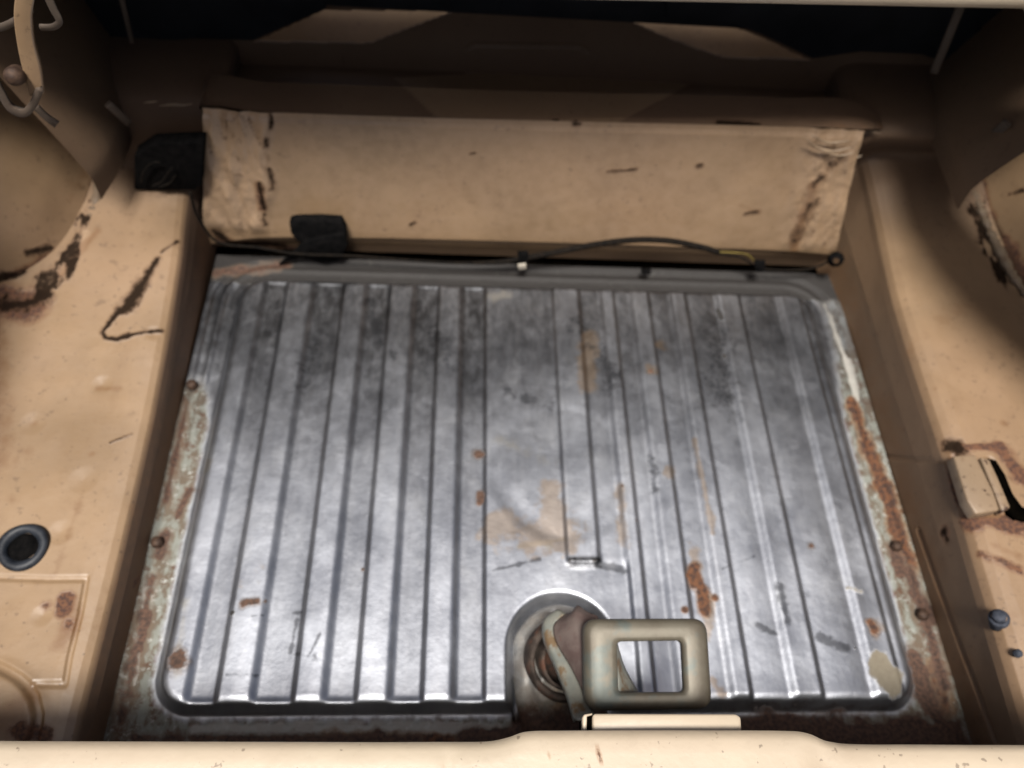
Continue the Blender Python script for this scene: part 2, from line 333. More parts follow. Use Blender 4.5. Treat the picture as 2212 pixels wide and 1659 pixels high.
A['brown'] = st([([(1035, 980)], 9), ([(1036, 1068), (1036, 1088)], 9), ([(530, 1300), (555, 1298)], 8, .95), ([(572, 1300)], 4), ([(385, 1425)], 16, .8), ([(784, 1230)], 4),
    ([(1640, 1578), (1850, 1585), (2060, 1590)], 30, .95), ([(1965, 1240), (2000, 1340), (2040, 1480)], 12, .75), ([(330, 1250), (290, 1420), (260, 1560)], 12, .62), ([(400, 880), (360, 1080)], 9, .6), ([(1975, 1420), (2000, 1500), (2030, 1560)], 17, .9), ([(1130, 1575), (1230, 1560)], 26), ([(1000, 1590), (1130, 1585)], 14, .95),
    ([(290, 1592), (480, 1597), (900, 1597)], 8, .7), ([(320, 1330), (300, 1400)], 10, .9), ([(355, 1160), (345, 1200)], 12, .8), ([(410, 1060), (380, 1120)], 8, .8), ([(1990, 1300), (2010, 1340)], 12, .9),
    ([(1405, 803)], 5), ([(1752, 1180)], 5, .8), ([(1930, 1180), (1945, 1240)], 9), ([(820, 1590)], 12), ([(1345, 1050)], 3), ([(1375, 1125)], 3), ([(470, 590), (620, 575)], 9, .8)])
A['shade_dirt'] = np.clip(.20*(1-wave(GX)).ravel()*inner.ravel()*keep.ravel()+.72*sstep(.22, .56, GY+.05*(fbm(P0, 7, 3, 91)-.5)*2).ravel()+1.4*sstep(.556, .570, GY).ravel(), 0, 1.4)  # painted shade toward the forward end and its flange; dirt in low strips
A['tan'] = st([([(1268, 725), (1272, 830)], 15, .85), ([(1080, 1130), (1150, 1160), (1215, 1150)], 34, .85), ([(1180, 1060), (1205, 1130)], 26, .6), ([(1215, 1100), (1217, 1180)], 12, .8), ([(1340, 1050), (1345, 1180)], 10, .6),
    ([(1500, 1190), (1500, 1225)], 12, .75), ([(1530, 1290), (1530, 1380)], 8, .7), ([(1890, 1360)], 16, .7), ([(1540, 1470), (1560, 1500)], 10, .7), ([(1500, 950), (1540, 1150)], 6, .75), ([(1450, 1020)], 12, .6), ([(1405, 800)], 13, .7),
    ([(1430, 745)], 9, .7), ([(545, 1240)], 20, .45)])
A['olive'] = st([([(1902, 1440), (1922, 1470)], 26), ([(1905, 1425)], 20, .9), ([(1830, 1270), (1860, 1280)], 10, .6)])
A['grey'] = st([([(1236, 1217), (1300, 1221), (1345, 1232)], 7, .95), ([(1236, 1213), (1345, 1228)], 5, .95), ([(1770, 1378), (1830, 1400)], 8, .85), ([(1640, 1350), (1672, 1368)], 7, .9), ([(1685, 1270), (1700, 1340)], 9, .8), ([(545, 1330), (650, 1325)], 3, .8), ([(640, 1340), (630, 1410), (665, 1420), (690, 1370)], 4, .8),  # first two strokes: painted shade at the short rib's end
    ([(490, 1458), (555, 1460)], 4, .8), ([(1065, 1232), (1165, 1208)], 4, .75), ([(1560, 1230), (1630, 1200)], 3, .7), ([(1410, 990), (1415, 1060)], 12, .6), ([(800, 650), (820, 740)], 14, .7), ([(700, 700), (660, 820)], 26, .5),
    ([(930, 700), (960, 780)], 24, .55), ([(1540, 700), (1560, 860)], 40, .55), ([(1250, 700), (1330, 820)], 34, .5), ([(590, 660)], 16, .6), ([(680, 1420)], 9, .6), ([(1100, 850), (1190, 880)], 14, .55), ([(1740, 1280)], 8, .7), ([(850, 770)], 18, .6)])
A['shade_dirt'] = np.maximum(A['shade_dirt'], 1.1*(sstep(.022, .027, GX)*sstep(.066, .060, GX)*sstep(.166, .171, GY)*sstep(.183, .178, GY)).ravel())  # end face of the short rib darkened as painted shade
A['pale'] = st([([(420, 1575), (800, 1575), (1080, 1572)], 14, .75), ([(640, 1560), (1000, 1562)], 8, .6), ([(1640, 1560), (1900, 1565)], 7, .55), ([(450, 1000), (445, 1015)], 12, .8), ([(1060, 640), (1100, 640)], 24, .6), ([(1075, 950), (1190, 1000)], 40, .5), ([(400, 1300), (380, 1460)], 18, .55), ([(315, 1270), (290, 1480)], 4, .9), ([(1830, 780), (1850, 860)], 8, .9), ([(1780, 660), (1830, 790)], 7, .8),  # near-flange strokes painted lighter to offset the sill's shade
    ([(1190, 1180)], 14, .8), ([(1120, 1180), (1220, 1165)], 9, .7), ([(540, 1240), (560, 1260)], 24, .4)])
A['dark'] = st([([(1550, 672), (1560, 685)], 8, .85), ([(1563, 770)], 5), ([(499, 1326)], 6), ([(1848, 1400)], 3), ([(415, 832)], 10), ([(1990, 1325)], 9)])
for k in A: A[k] = np.asarray(A[k]).ravel()
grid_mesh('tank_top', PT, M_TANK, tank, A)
# crusted neck flange rising from the recess
prof = [(.055, .000), (.054, .006), (.051, .011), (.046, .014), (.042, .0165), (.039, .020), (.036, .026), (.0335, .029), (.031, .029)]
nn = 64; V = []; F = []
for j, (r, z) in enumerate(prof):
    for k in range(nn):
        a = 2*math.pi*k/nn; x = Bc[0]+r*.92*math.cos(a); y = Bc[1]-.008+r*math.sin(a)
        if math.sin(a) < 0: y -= (.050*(1-j/len(prof)))*(-math.sin(a))**.5
        w_ = 1+.02*math.sin(5*a+j); V.append((Bc[0]+(x-Bc[0])*w_, y, z*(1+.10*math.sin(4*a+2*j)+.08*math.sin(9*a+j))))
for j in range(len(prof)-1):
    for k in range(nn): F.append((j*nn+k, j*nn+(k+1) % nn, (j+1)*nn+(k+1) % nn, (j+1)*nn+k))
VA = np.array(V); low = sstep(.055, .015, VA[:, 1])
mesh_vf('neck_flange', V, F, M_TANK, tank, attrs={'corr': .50+.35*low, 'brown': .18+.45*sstep(.05, .0, VA[:, 1]), 'pale': .80*(1-low)+.22, 'tan': .40*low+.15*sstep(.02, .03, VA[:, 2])})
for px, py in ((340, 1172), (415, 832), (1992, 1328), (1936, 1180)):
    c = Z(px, py, .004); lathe('bolt', [(.0001, .006), (.005, .006), (.0065, .004), (.0065, -.002)], c, (0, 0, 1), M_BOLT, tank, 6)

# ------------------------------------------------------------------ filler pipe standing in the neck
fc = np.array(Z(1225, 1425, .045))
pipe = thing('filler_pipe', 'short dark filler pipe stub with round collar behind the metal loop', 'pipe', (float(fc[0]), float(fc[1]), .02))
ax = (.12, -.30, 1)
lathe('collar', [(.0385, -.026), (.0405, -.012), (.0400, -.002), (.0375, .003), (.0345, .0035), (.0325, .000), (.0315, -.020)], fc, ax, M_COLLAR, pipe, 48, .015)
lathe('pipe_wall', [(.0285, -.03), (.0285, .008), (.027, .011), (.0250, .011), (.0245, .004), (.0245, -.03), (.001, -.03)], fc, ax, M_COLLAR, pipe, 48)

# ------------------------------------------------------------------ latch loop on its arm
lz = .165
lc = Z(1400, 1435, lz)
loop = thing('latch_striker', 'rectangular zinc loop on a bent arm, standing just in front of the rear sill', 'striker', (float(lc[0]), float(lc[1]), .06))
e1 = Z(1540, 1337, lz)-Z(1262, 1335, lz); e1 /= np.linalg.norm(e1)
e2 = np.array([0, math.cos(.25), math.sin(.25)]); e2 = e2-e1*(e2@e1); e2 /= np.linalg.norm(e2); e3 = np.cross(e1, e2)
def plane_pt(px, py, o=None, n=None):
    d = ray(px, py); n = e3 if n is None else n; o = lc if o is None else o
    return CAM+d*((o-CAM)@n)/(d@n)
def rr_loop(cn, r, n=8):
    """cn: four (u,v) corners order bl, br, tr, tl -> rounded loop"""
    out = []; c = np.mean(cn, 0)
    for i in range(4):
        p = np.array(cn[i]); a = np.array(cn[i-1])-p; b = np.array(cn[(i+1) % 4])-p
        a /= np.linalg.norm(a); b /= np.linalg.norm(b)
        for k in range(n+1):
            t = k/n; q0 = p+a*r; q1 = p+b*r; out.append((1-t)**2*q0+2*t*(1-t)*p+t*t*q1)
    return np.array(out)
def uvp(px, py): d = plane_pt(px, py)-lc; return (d@e1, d@e2)
outer = rr_loop([uvp(1266, 1537), uvp(1543, 1533), uvp(1530, 1336), uvp(1262, 1337)], .013)
inner_ = rr_loop([uvp(1337, 1497), uvp(1480, 1496), uvp(1474, 1384), uvp(1334, 1386)], .0045)
def frame_mesh(name, outer, inner_, mat, parent):
    # cross-section: outer skirt turned down, crown, inner edge turned down
    sec = [(0.0, -.016), (0.0, -.006), (.0025, -.0018), (.006, 0.0)]
    rings = []
    co, ci = outer.mean(0), inner_.mean(0)
    for t, z in sec:
        dirv = inner_-outer; L = np.linalg.norm(dirv, axis=1, keepdims=True); rings.append((outer+dirv/L*t, z))
    for t, z in [(.5, .0009), (.80, .0005)]: rings.append((outer*(1-t)+inner_*t, z))
    rings += [(inner_+(outer-inner_)*.05, -.0003), (inner_, -.003), (inner_, -.008)]
    V = []; n = len(outer)
    for R_, z in rings:
        for q in R_: V.append(lc+e1*q[0]+e2*q[1]+e3*z)
    F = [(j*n+k, j*n+(k+1) % n, (j+1)*n+(k+1) % n, (j+1)*n+k) for j in range(len(rings)-1) for k in range(n)]
    o = mesh_vf(name, V, F, mat, parent); md = o.modifiers.new('thick', 'SOLIDIFY'); md.thickness = .0012; return o
frame_mesh('loop', outer, inner_, M_LOOP, loop)
# arm: a channel with a pale left flange and primer-coloured web, running down to the sill bracket
L1 = [Z(1205, 1316, .105), Z(1178, 1338, .107), Z(1178, 1375, .110), Z(1204, 1440, .118), Z(1228, 1500, .13), Z(1245, 1556, .145)]
L2 = [Z(1222, 1325, .108), Z(1196, 1350, .111), Z(1200, 1385, .114), Z(1232, 1440, .122), Z(1262, 1500, .134), Z(1292, 1556, .149)]
L3 = [Z(1247, 1308, .116), Z(1243, 1328, .124), Z(1248, 1385, .130), Z(1266, 1440, .137), Z(1288, 1500, .146), Z(1315, 1556, .154)]
L4 = [Z(1290, 1330, .128), Z(1300, 1350, .130), Z(1310, 1390, .130), Z(1318, 1440, .135), Z(1325, 1500, .142), Z(1335, 1556, .150)]
o = grid_mesh('arm_flange', loft([[p-np.array([.001, 0, .012]) for p in L1], L1, L2], 40, 12), M_ZINC, loop); md = o.modifiers.new('t', 'SOLIDIFY'); md.thickness = .0015
BQ = (.1, .7, 1, .8, .2)
o = grid_mesh('arm_web', loft([L2[:5], [(a+b)/2+np.array([0, -.002, .007*q]) for a, b, q in zip(L2, L3, BQ)], [p+np.array([0, 0, .008*q]) for p, q in zip(L3, BQ)], [(a+b)/2+np.array([0, -.001, .007*q]) for a, b, q in zip(L3, L4, BQ)], L4[:5]], 40, 24), M_PRIMER, loop); md = o.modifiers.new('t', 'SOLIDIFY'); md.thickness = .0015
R1 = [Z(1333, 1388, .150), Z(1333, 1440, .150), Z(1334, 1500, .150)]; R2 = [Z(1334, 1388, .13), Z(1350, 1440, .13), Z(1388, 1510, .13)]
o = grid_mesh('arm_gusset', loft([R1, R2], 20, 6), M_ZINC, loop); md = o.modifiers.new('t', 'SOLIDIFY'); md.thickness = .0015

# ------------------------------------------------------------------ car trunk body
body = thing('car_trunk', 'beige painted open car trunk around the tank, dirty and rust spotted', 'car trunk', (0, .3, .0))
# --- left floor with rounded edge and inner wall
LE = [(165, 1592, .060), (90, 1900, .060)]
edgeL = [Z(60, 2050, .06), Z(165, 1592, .060), Z(252, 1240, .061), Z(330, 900, .066), Z(362, 730, .075), Z(390, 560, .088), Z(408, 405, .100), np.array([-.436, .665, .108]), np.array([-.405, .695, .180]), np.array([-.395, .74, .199]), np.array([-.395, .81, .205])]
edgeL = [np.array([p[0], p[1], p[2]]) for p in edgeL]
base = [np.array([max(-.4375, p[0]+.0015) if p[1] < .45 else p[0]*.5-.2175, p[1], -.012]) for p in edgeL]
far = [np.array([-.80, p[1], p[2]+.004]) for p in edgeL]; mid = [np.array([-.60, p[1], p[2]+.002]) for p in edgeL]
floorL = loft([base, [np.array([b[0]*.3+e[0]*.7+.0012, e[1], e[2]*.62]) for b, e in zip(base, edgeL)], off(edgeL, .0005, -.018), off(edgeL, -.0015, -.010), off(edgeL, -.0055, -.0045), off(edgeL, -.012, -.001), off(edgeL, -.021, .0006), off(edgeL, -.032, .0012), mid, far], 560, 560, False)
# even out sampling across the width
def fieldpress(P, pts_px, width_px, depth):
    f = strokes(P, [(pts_px, width_px)]).reshape(P.shape[:2]); return -depth*sstep(.2, .8, f)
dsp = fieldpress(floorL, [(-60, 1245), (100, 1250), (186, 1250), (172, 1330), (150, 1420), (140, 1480), (75, 1478)], 4, .0022)
dsp += fieldpress(floorL, [(-35+118*math.cos(a), 1548+110*math.sin(a)) for a in np.linspace(-1.5, .6, 14)], 7, .0045)
dsp += .004*sstep(.1, .6, strokes(floorL, [([(-20, 1520), (10, 1560)], 45)]).reshape(dsp.shape))
dsp += .0018*(fbm(floorL, 14, 3, 9)-.5)*sstep(.05, .058, floorL[..., 2])
dsp -= .0016*strokes(floorL, [([(220, 830)], 10), ([(70, 915)], 12), ([(330, 720)], 8), ([(180, 1035)], 14), ([(90, 1330)], 10), ([(130, 1150)], 12)]).reshape(dsp.shape)
floorL = displace(floorL, dsp)
AL = {'rust': strokes(floorL, [([(142, 1295), (138, 1315)], 11), ([(150, 1350)], 10, .6), ([(0, 650), (60, 660)], 26, .9), ([(40, 1580), (90, 1590)], 14, .7), ([(100, 1310)], 8, .6), ([(300, 1250), (290, 1262)], 5)]),
      'tan': np.maximum(strokes(floorL, [([(150, 1300), (160, 1350), (130, 1390)], 20, .8), ([(60, 980)], 20, .5), ([(180, 1060), (120, 1240)], 12, .5), ([(10, 1560), (70, 1500)], 26, .75), ([(0, 700), (10, 1000)], 26, .6), ([(260, 840), (210, 840)], 9, .7), ([(200, 980)], 10, .7), ([(70, 915)], 10, .6), ([(130, 590), (210, 500)], 10, .8),
          ([(190, 960)], 30, .35), ([(25, 1080)], 16, .6)]), np.clip(.85-floorL[..., 2].ravel()*9, 0, .6)*(floorL[..., 0].ravel() > -.45)),  # last term: tan painted low on the wall for shade
      'dark': strokes(floorL, rag=True, lst=[([(384, 522), (348, 545)], 3, .95), ([(340, 560), (312, 605), (285, 650)], 6), ([(305, 612), (270, 668)], 10), ([(285, 650), (245, 685), (222, 718)], 4.5), ([(222, 718), (228, 730), (255, 734)], 3.5), ([(255, 733), (285, 724), (325, 716), (350, 714)], 2.6), ([(262, 729), (275, 727)], 5),
          ([(-5, 660), (60, 655), (95, 640)], 12, .9), ([(238, 957), (285, 938)], 1.6, .9), ([(15, 598), (50, 590)], 6)])}
exL = np.interp(floorL[..., 1], [p[1] for p in edgeL], [p[0] for p in edgeL]); AL['shade_tint'] = np.maximum(.8*sstep(.58, .67, floorL[..., 1]), .85*sstep(-.009, .0, floorL[..., 0]-exL)*sstep(.004, -.004, floorL[..., 2]-np.interp(floorL[..., 1], [p[1] for p in edgeL], [p[2]-.006 for p in edgeL]))).ravel()  # inner wall and forward floor darkened as painted shade
def cracked(P, path, rad, seed, thr=.50): f = strokes(P, [(path, rad)], True); Q = P.reshape(-1, 3); return .72*sstep(.25, .55, f)*sstep(thr, thr+.14, fbm(Q*np.array([1, .45, 1]), 55, 4, seed))
AL['dark'] = np.maximum(AL['dark'], cracked(floorL, [(-5, 650), (70, 640), (130, 590), (180, 520), (215, 440), (235, 350)], 20, 5, .54))
AL['pale'] = .55*sstep(.3, .6, strokes(floorL, [([(-5, 640), (80, 622), (140, 575), (185, 510)], 12)], True))
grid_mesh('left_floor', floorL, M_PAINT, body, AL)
# --- right floor with edge and inner wall
eR = [(2330, 2050, .105), (2245, 1640, .105), (2205, 1500, .105), (2130, 1250, .105), (2055, 1000, .105), (1988, 800, .105), (1938, 640, .106), (1902, 480, .115), (1885, 400, .125), (1868, 330, .140), (1855, 296, .19)]
edgeR = [Z(*p) for p in eR]+[np.array([.392, .70, .206]), np.array([.40, .81, .208])]
baseR = [np.array([.433, p[1], -.012]) for p in edgeR]; 
for b, e in zip(baseR, edgeR):
    if e[1] > .52: b[0] = .433-(e[1]-.52)*.12
midw = [b*.45+e*.55+np.array([-.001, 0, .0]) for b, e in zip(baseR, edgeR)]
farR = [np.array([.85, p[1], p[2]+.01]) for p in edgeR]; midR = [np.array([.60, p[1], p[2]+.004]) for p in edgeR]
floorR = loft([baseR, midw, off(edgeR, -.001, -.024), off(edgeR, .001, -.014), off(edgeR, .006, -.0065), off(edgeR, .014, -.0015), off(edgeR, .024, .0005), off(edgeR, .036, .0015), midR, farR], 560, 560, False)
dsp = .0022*(fbm(floorR, 12, 3, 19)-.5)
dsp += fieldpress(floorR, [(1905, 985), (1960, 992), (2042, 995)], 3.5, .0015)
dsp += fieldpress(floorR, [(1985, 1150), (2050, 1330), (2150, 1600)], 6, .003)
dsp += fieldpress(floorR, [(2062, 985), (2085, 1080), (2105, 1112), (2160, 1108), (2230, 1120)], 4, .002)
slot = strokes(floorR, [([(2140, 1000), (2152, 1040), (2165, 1075), (2190, 1108), (2235, 1118)], 10)])
dsp += -.010*sstep(.35, .6, slot.reshape(dsp.shape))
floorR = displace(floorR, dsp)
AR = {'dark': np.maximum(sstep(.42, .55, slot), strokes(floorR, rag=True, lst=[([(2058, 963), (2072, 966)], 11), ([(2040, 1150), (2045, 1165)], 7, .8)])),
      'rust': strokes(floorR, rag=True, lst=[([(2075, 968), (2120, 964), (2160, 966)], 6), ([(2160, 966), (2185, 1000), (2212, 1030)], 11, .85), ([(2055, 1000), (2078, 1080), (2100, 1112)], 8, .9), ([(2095, 1128), (2212, 1138)], 13, .85), ([(2120, 1200), (2200, 1230)], 8, .55), ([(2045, 1152)], 10, .7), ([(1940, 1110)], 9, .7), ([(2180, 550), (2212, 600)], 12, .7),
          ([(1850, 870), (1905, 1010), (1960, 1200)], 4, .8)]),
      'tan': np.maximum(strokes(floorR, [([(2060, 970), (2110, 1110), (2200, 1130)], 20, .65), ([(2020, 840)], 8, .6), ([(2170, 915)], 10, .7), ([(2150, 1180), (2200, 1200)], 12, .6), ([(2180, 1330)], 16, .5), ([(1960, 760), (2080, 660)], 24, .5), ([(1990, 1200), (2060, 1400)], 14, .5)]),
          np.clip(.7-floorR[..., 2].ravel()*7, 0, .5)*(floorR[..., 0].ravel() < .5))}  # tan low on this wall is painted shade as well
AR['shade_tint'] = np.maximum(.7*sstep(.55, .68, floorR[..., 1]), .52*sstep(.008, -.010, floorR[..., 2]-np.interp(floorR[..., 1], [p[1] for p in edgeR], [p[2]-.010 for p in edgeR]))*(floorR[..., 0] < .48)).ravel()  # painted shade: right inner wall and rising forward floor
AR['dark'] = np.maximum(AR['dark'], cracked(floorR, [(2070, 330), (2100, 430), (2145, 530), (2212, 640)], 24, 8, .52))
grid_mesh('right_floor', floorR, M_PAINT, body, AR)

def pad3(name, pts, z, dz, mat, bev): prism(name, [Z(x, y, z) for x, y in pts], (0, 0, dz), mat, body, bev, 3)
pad3('tab_ridge', [(2060, 984), (2108, 982), (2146, 1060), (2160, 1102), (2108, 1110), (2090, 1080)], .119, -.016, M_TAB, .0022)
pad3('tab_ridge', [(2118, 986), (2138, 992), (2156, 1030), (2184, 1096), (2166, 1106), (2150, 1066)], .118, -.016, M_TAB, .0022)
pad3('tab_slot_shade_plate', [(2132, 990), (2152, 994), (2172, 1026), (2188, 1066), (2208, 1094), (2235, 1106), (2235, 1126), (2195, 1122), (2172, 1100), (2152, 1050)], .1092, -.004, M_HOLLOW, .0006)  # near-black plate: the slot's shade is painted, not cut
# --- forward riser panel (kick-up) behind the tank
def riser(px, py, t):   # t 0 bottom..1 top ; plane leaning forward
    return Yp(px, py, .622+.030*t)
bot = [riser(440, 537, 0), riser(575, 520, 0), riser(1100, 528, 0), riser(1700, 548, 0), riser(1800, 556, 0)]
top = [riser(440, 243, 1), riser(575, 255, 1), riser(1100, 272, 1), riser(1700, 286, 1), riser(1862, 292, 1)]
m1 = [a*.97+b*.03+np.array([0, -.0005, 0]) for a, b in zip(bot, top)]; m2 = [a*.5+b*.5 for a, b in zip(bot, top)]; m3 = [a*.03+b*.97+np.array([0, -.0002, 0]) for a, b in zip(bot, top)]
tp = off(top, 0, .006, .0035)
toe = [np.array([b[0], .634, -.012]) for b in bot]; toe2 = [np.array([b[0], .631, .004]) for b in bot]; toe3 = [np.array([b[0], .6265, b[2]-.004]) for b in bot]
rp = loft([toe, toe2, toe3, off(bot, 0, 0, .004), m1, m2, m3, off(top, 0, .0005, .002), tp], 420, 220, False)
pr = proj(rp.reshape(-1, 3)).reshape(rp.shape[0], rp.shape[1], 2)
sealL = sstep(600, 562, pr[..., 0]+8*np.sin(pr[..., 1]/23))*sstep(.02, .05, rp[..., 2])
sealR = sstep(1690, 1760, pr[..., 0]+.22*(pr[..., 1]-400))*sstep(.02, .05, rp[..., 2])
lump = (sealL*1.0+sealR*.8)*(.0115*(fbm(rp*np.array([1, 1, .28]), 80, 5, 3)-.4)+.0020)
dsp = lump+.0016*(fbm(rp, 8, 2, 30)-.5)
dsp += fieldpress(rp, [(575, 516), (800, 520), (1100, 525), (1690, 545)], 3, .0015)
rp = displace(rp, dsp)
ck = fbm(rp*np.array([1, 1, .25]), 75, 4, 12); crack = np.clip(1-np.abs(ck-.5)/.035, 0, 1)*np.clip(sealL+sealR, 0, 1)*sstep(.50, .60, fbm(rp, 22, 2, 77))
edge = np.exp(-((sealL-.5)/.25)**2)*(pr[..., 0] < 700)*(rp[..., 2] > .045)*sstep(.42, .55, fbm(rp, 35, 3, 78))
AP = {'shade_tint': .55*sstep(0, 10, pr[..., 1]-(519+(pr[..., 0]-575)*.024)).ravel(), 'pale': np.clip(.42+sealL*.20+sealR*.12, 0, .66).ravel()*sstep(.03, .04, rp[..., 2]).ravel(), 'tan': np.clip(np.maximum(strokes(rp, [([(1715, 540), (1730, 480), (1760, 400)], 14, .7), ([(1600, 445), (1640, 460)], 12, .5)]), 0), 0, 1),  # shade painted on the toe; panel face painted brighter, sealer palest
      'dark': np.maximum(np.maximum(crack*.40, edge*.62).ravel(), strokes(rp, rag=True, lst=[([(560, 395), (570, 450)], 5, .9), ([(470, 505), (520, 525), (610, 530)], 10, .95), ([(1312, 371), (1375, 366)], 3.6, .58), ([(1507, 360), (1513, 357)], 4, .6), ([(886, 486), (897, 480)], 3.4, .8), ([(1015, 332), (1025, 330)], 2.8, .7),
          ([(1760, 400), (1775, 385)], 9, .5), ([(1735, 470), (1755, 440)], 10, .55), ([(1715, 520), (1725, 500)], 9, .55), ([(1610, 462), (1640, 455)], 4, .5), ([(1800, 360), (1820, 340)], 9, .58), ([(1240, 268), (1255, 268)], 4, .75)])),
      'rust': strokes(rp, [([(560, 400), (568, 450)], 7, .6), ([(480, 520), (640, 545)], 8, .7)])}
grid_mesh('front_panel', rp, M_PAINT, body, AP)

def inpoly(q, poly):
    x, y = q[:, 0], q[:, 1]; ins = np.zeros(len(q), bool)
    for i in range(len(poly)):
        x0, y0 = poly[i-1]; x1, y1 = poly[i]; c = ((y0 > y) != (y1 > y)) & (x < (x1-x0)*(y-y0)/(y1-y0+1e-12)+x0); ins ^= c
    return ins
# --- dark shelf over the axle and the upright brace beyond
YD = .800
sh_front = [np.array([x, .652, z]) for x, z in ((-.62, .150), (-.47, .170), (-.38, .197), (0, .203), (.36, .208), (.45, .195), (.66, .17))]
tps = [proj(t) for t in tp]
sh0 = [np.array([-.66, .72, .14]), np.array([-.50, .70, .15]), np.array([-.43, .70, .160])]+[t+np.array([0, .001, 0]) for t in tp]+[np.array([.47, .70, .185]), np.array([.70, .72, .15])]
sh1 = [np.array([p[0], max(.705, p[1]+.004), p[2]+.004]) for p in sh0]; zb = Yp(1100, 160, YD)[2]
sh2 = [np.array([p[0], .76, zb+.002-.03*abs(p[0])**2]) for p in sh0]; sh3 = [np.array([p[0]*1.05, YD+.01, zb-.03*abs(p[0])**2]) for p in sh0]
sh = loft([sh0, sh1, sh2, sh3], 320, 110, False)
f1 = strokes(sh, [([(330, 220), (450, 225)], 36), ([(1720, 300), (1960, 300)], 40)]).reshape(sh.shape[:2])
sh = displace(sh, .0012*(fbm(sh, 10, 3, 44)-.5)+f1*.006*(fbm(sh*np.array([.35, 1, 1]), 60, 3, 45)-.5))
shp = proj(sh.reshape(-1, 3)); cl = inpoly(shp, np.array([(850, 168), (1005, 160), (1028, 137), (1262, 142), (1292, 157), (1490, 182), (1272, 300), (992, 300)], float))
ASh = {'shade_tint': np.where(cl, .38, .78), 'dark': strokes(sh, [([(1550, 265), (1600, 268), (1640, 270)], 6), ([(1195, 264), (1202, 265)], 4, .9), ([(1240, 265)], 3)]), 'tan': strokes(sh, [([(1800, 300), (2000, 330)], 26, .5)])}  # painted shade, left weaker in the polygon where light falls
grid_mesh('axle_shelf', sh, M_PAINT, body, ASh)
# brace with two openings and a pressed bead
def yb(px, py, Y=YD): return Yp(px, py, Y)
bx = np.linspace(-.62, .62, 420); bz = np.linspace(yb(1106, 175)[2]-.02, .424, 150)
GBX, GBZ = np.meshgrid(bx, bz, indexing='ij'); PB = np.stack([GBX, np.full_like(GBX, YD), GBZ], -1)
prb = proj(PB)
bead = strokes(PB, [([(1012, 106), (1022, 97), (1255, 101), (1270, 112)], 4)]).reshape(GBX.shape)
PB = displace(PB, -.0016*sstep(.25, .75, bead)+.0005*(fbm(PB, 9, 2, 50)-.5))
T1 = np.array([(548, 90), (700, 22), (985, 24), (890, 58), (800, 93)], float); T2 = np.array([(1352, 42), (1450, 48), (1570, 52), (1640, 78), (1752, 130), (1560, 124), (1450, 86)], float)
H1 = np.array([(yb(*p)[0], yb(*p)[2]) for p in T1]); H2 = np.array([(yb(*p)[0], yb(*p)[2]) for p in T2])
o = grid_mesh('seat_brace', PB, M_PAINT, body, {'shade_tint': np.full(PB.shape[:2], .72)}, hole=lambda c: inpoly(c[:, [0, 2]], H1) | inpoly(c[:, [0, 2]], H2))  # shade painted evenly over the brace
o.modifiers.new('t', 'SOLIDIFY').thickness = .002
# far beige seat-back panel seen through the two openings
PS = loft([[(-.62, .84, .02), (.62, .84, .02)], [(-.62, .97, .20), (.62, .97, .20)], [(-.62, 1.15, .42), (.62, 1.15, .42)]], 30, 20)
grid_mesh('seat_back_panel', PS, M_PAINT, body)
# upper dark board above the brace
prism('package_board', [(-.62, YD-.012, yb(1106, 20)[2]-0.0), (.62, YD-.012, yb(1106, 20)[2]-.004), (.62, YD-.012, .426), (-.62, YD-.012, .426)], (0, .006, 0), M_BOARD, body, .0015, 1)
for pl in ([(150, 150), (150, -60), (720, -60), (704, 20), (546, 88), (420, 84), (330, 92)], [(1440, -60), (1440, 40), (1575, 48), (1645, 74), (1757, 127), (1860, 112), (1990, 118), (2120, 160), (2120, -60)]):
    prism('side_board', [np.array([q[0], YD-.016, min(q[2], .424)]) for q in [yb(*p, YD-.016) for p in pl]], (0, .005, 0), M_BOARD, body, .001, 1)
# --- rear deck over the front half of the opening: outer skin and inner skin, rolled lip
g1, g2 = Z(1500, -2, .42)+np.array([0, -.012, .022]), Z(2212, 13, .42)+np.array([0, -.012, .022]); gs = (g2-g1)/(g2[0]-g1[0])
def lip(x): return g1+gs*(x-g1[0])
lp = [lip(x) for x in (-.66, -.3, 0, .3, .66)]
deck = loft([off(lp, 0, -.022, .012), off(lp, 0, -.018, .001), off(lp, 0, -.006, -.001), off(lp, 0, 0, .002), off(lp, 0, .003, .012), [np.array([p[0], .70, .455]) for p in lp], [np.array([p[0], .86, .462]) for p in lp]], 60, 60, False)
grid_mesh('rear_deck', deck, M_SILL, body)
under = loft([off(lp, 0, -.022, .012), off(lp, 0, -.024, .03), [np.array([p[0], .70, .425]) for p in lp], [np.array([p[0], .85, .430]) for p in lp]], 60, 40, False)
grid_mesh('deck_inner_skin', under, M_BOARD, body)

# front corners of the opening, unseen and shaped to shade the floor
for s_, r0 in ((-1, .06), (1, .20)):
    cn = [np.array([*q, .438]) for q in resample([(.66, .0), (.57, .2), (.49, .34), (.445, .46), (.438, .60)] if s_ > 0 else [(-.66, .56), (-.63, .575), (-.605, .59), (-.58, .612)], 14)] if 1 else [np.array([s_*.64-s_*r0*(1-math.cos(a)), .60-r0*1.3*(1-math.sin(a)), .438]) for a in np.linspace(0, math.pi/2, 14)]
    ce = [np.array([s_*.66, c[1], .442]) if i < 7 else np.array([c[0], .64, .442]) for i, c in enumerate(cn)]
    P = loft([off(cn, 0, -.018, .004), off(cn, 0, -.003, .001), cn, [(a+b)/2+np.array([0, 0, .004]) for a, b in zip(cn, ce)], ce], 60, 24, False); grid_mesh('deck_corner_blocker', P, M_SILL, body)
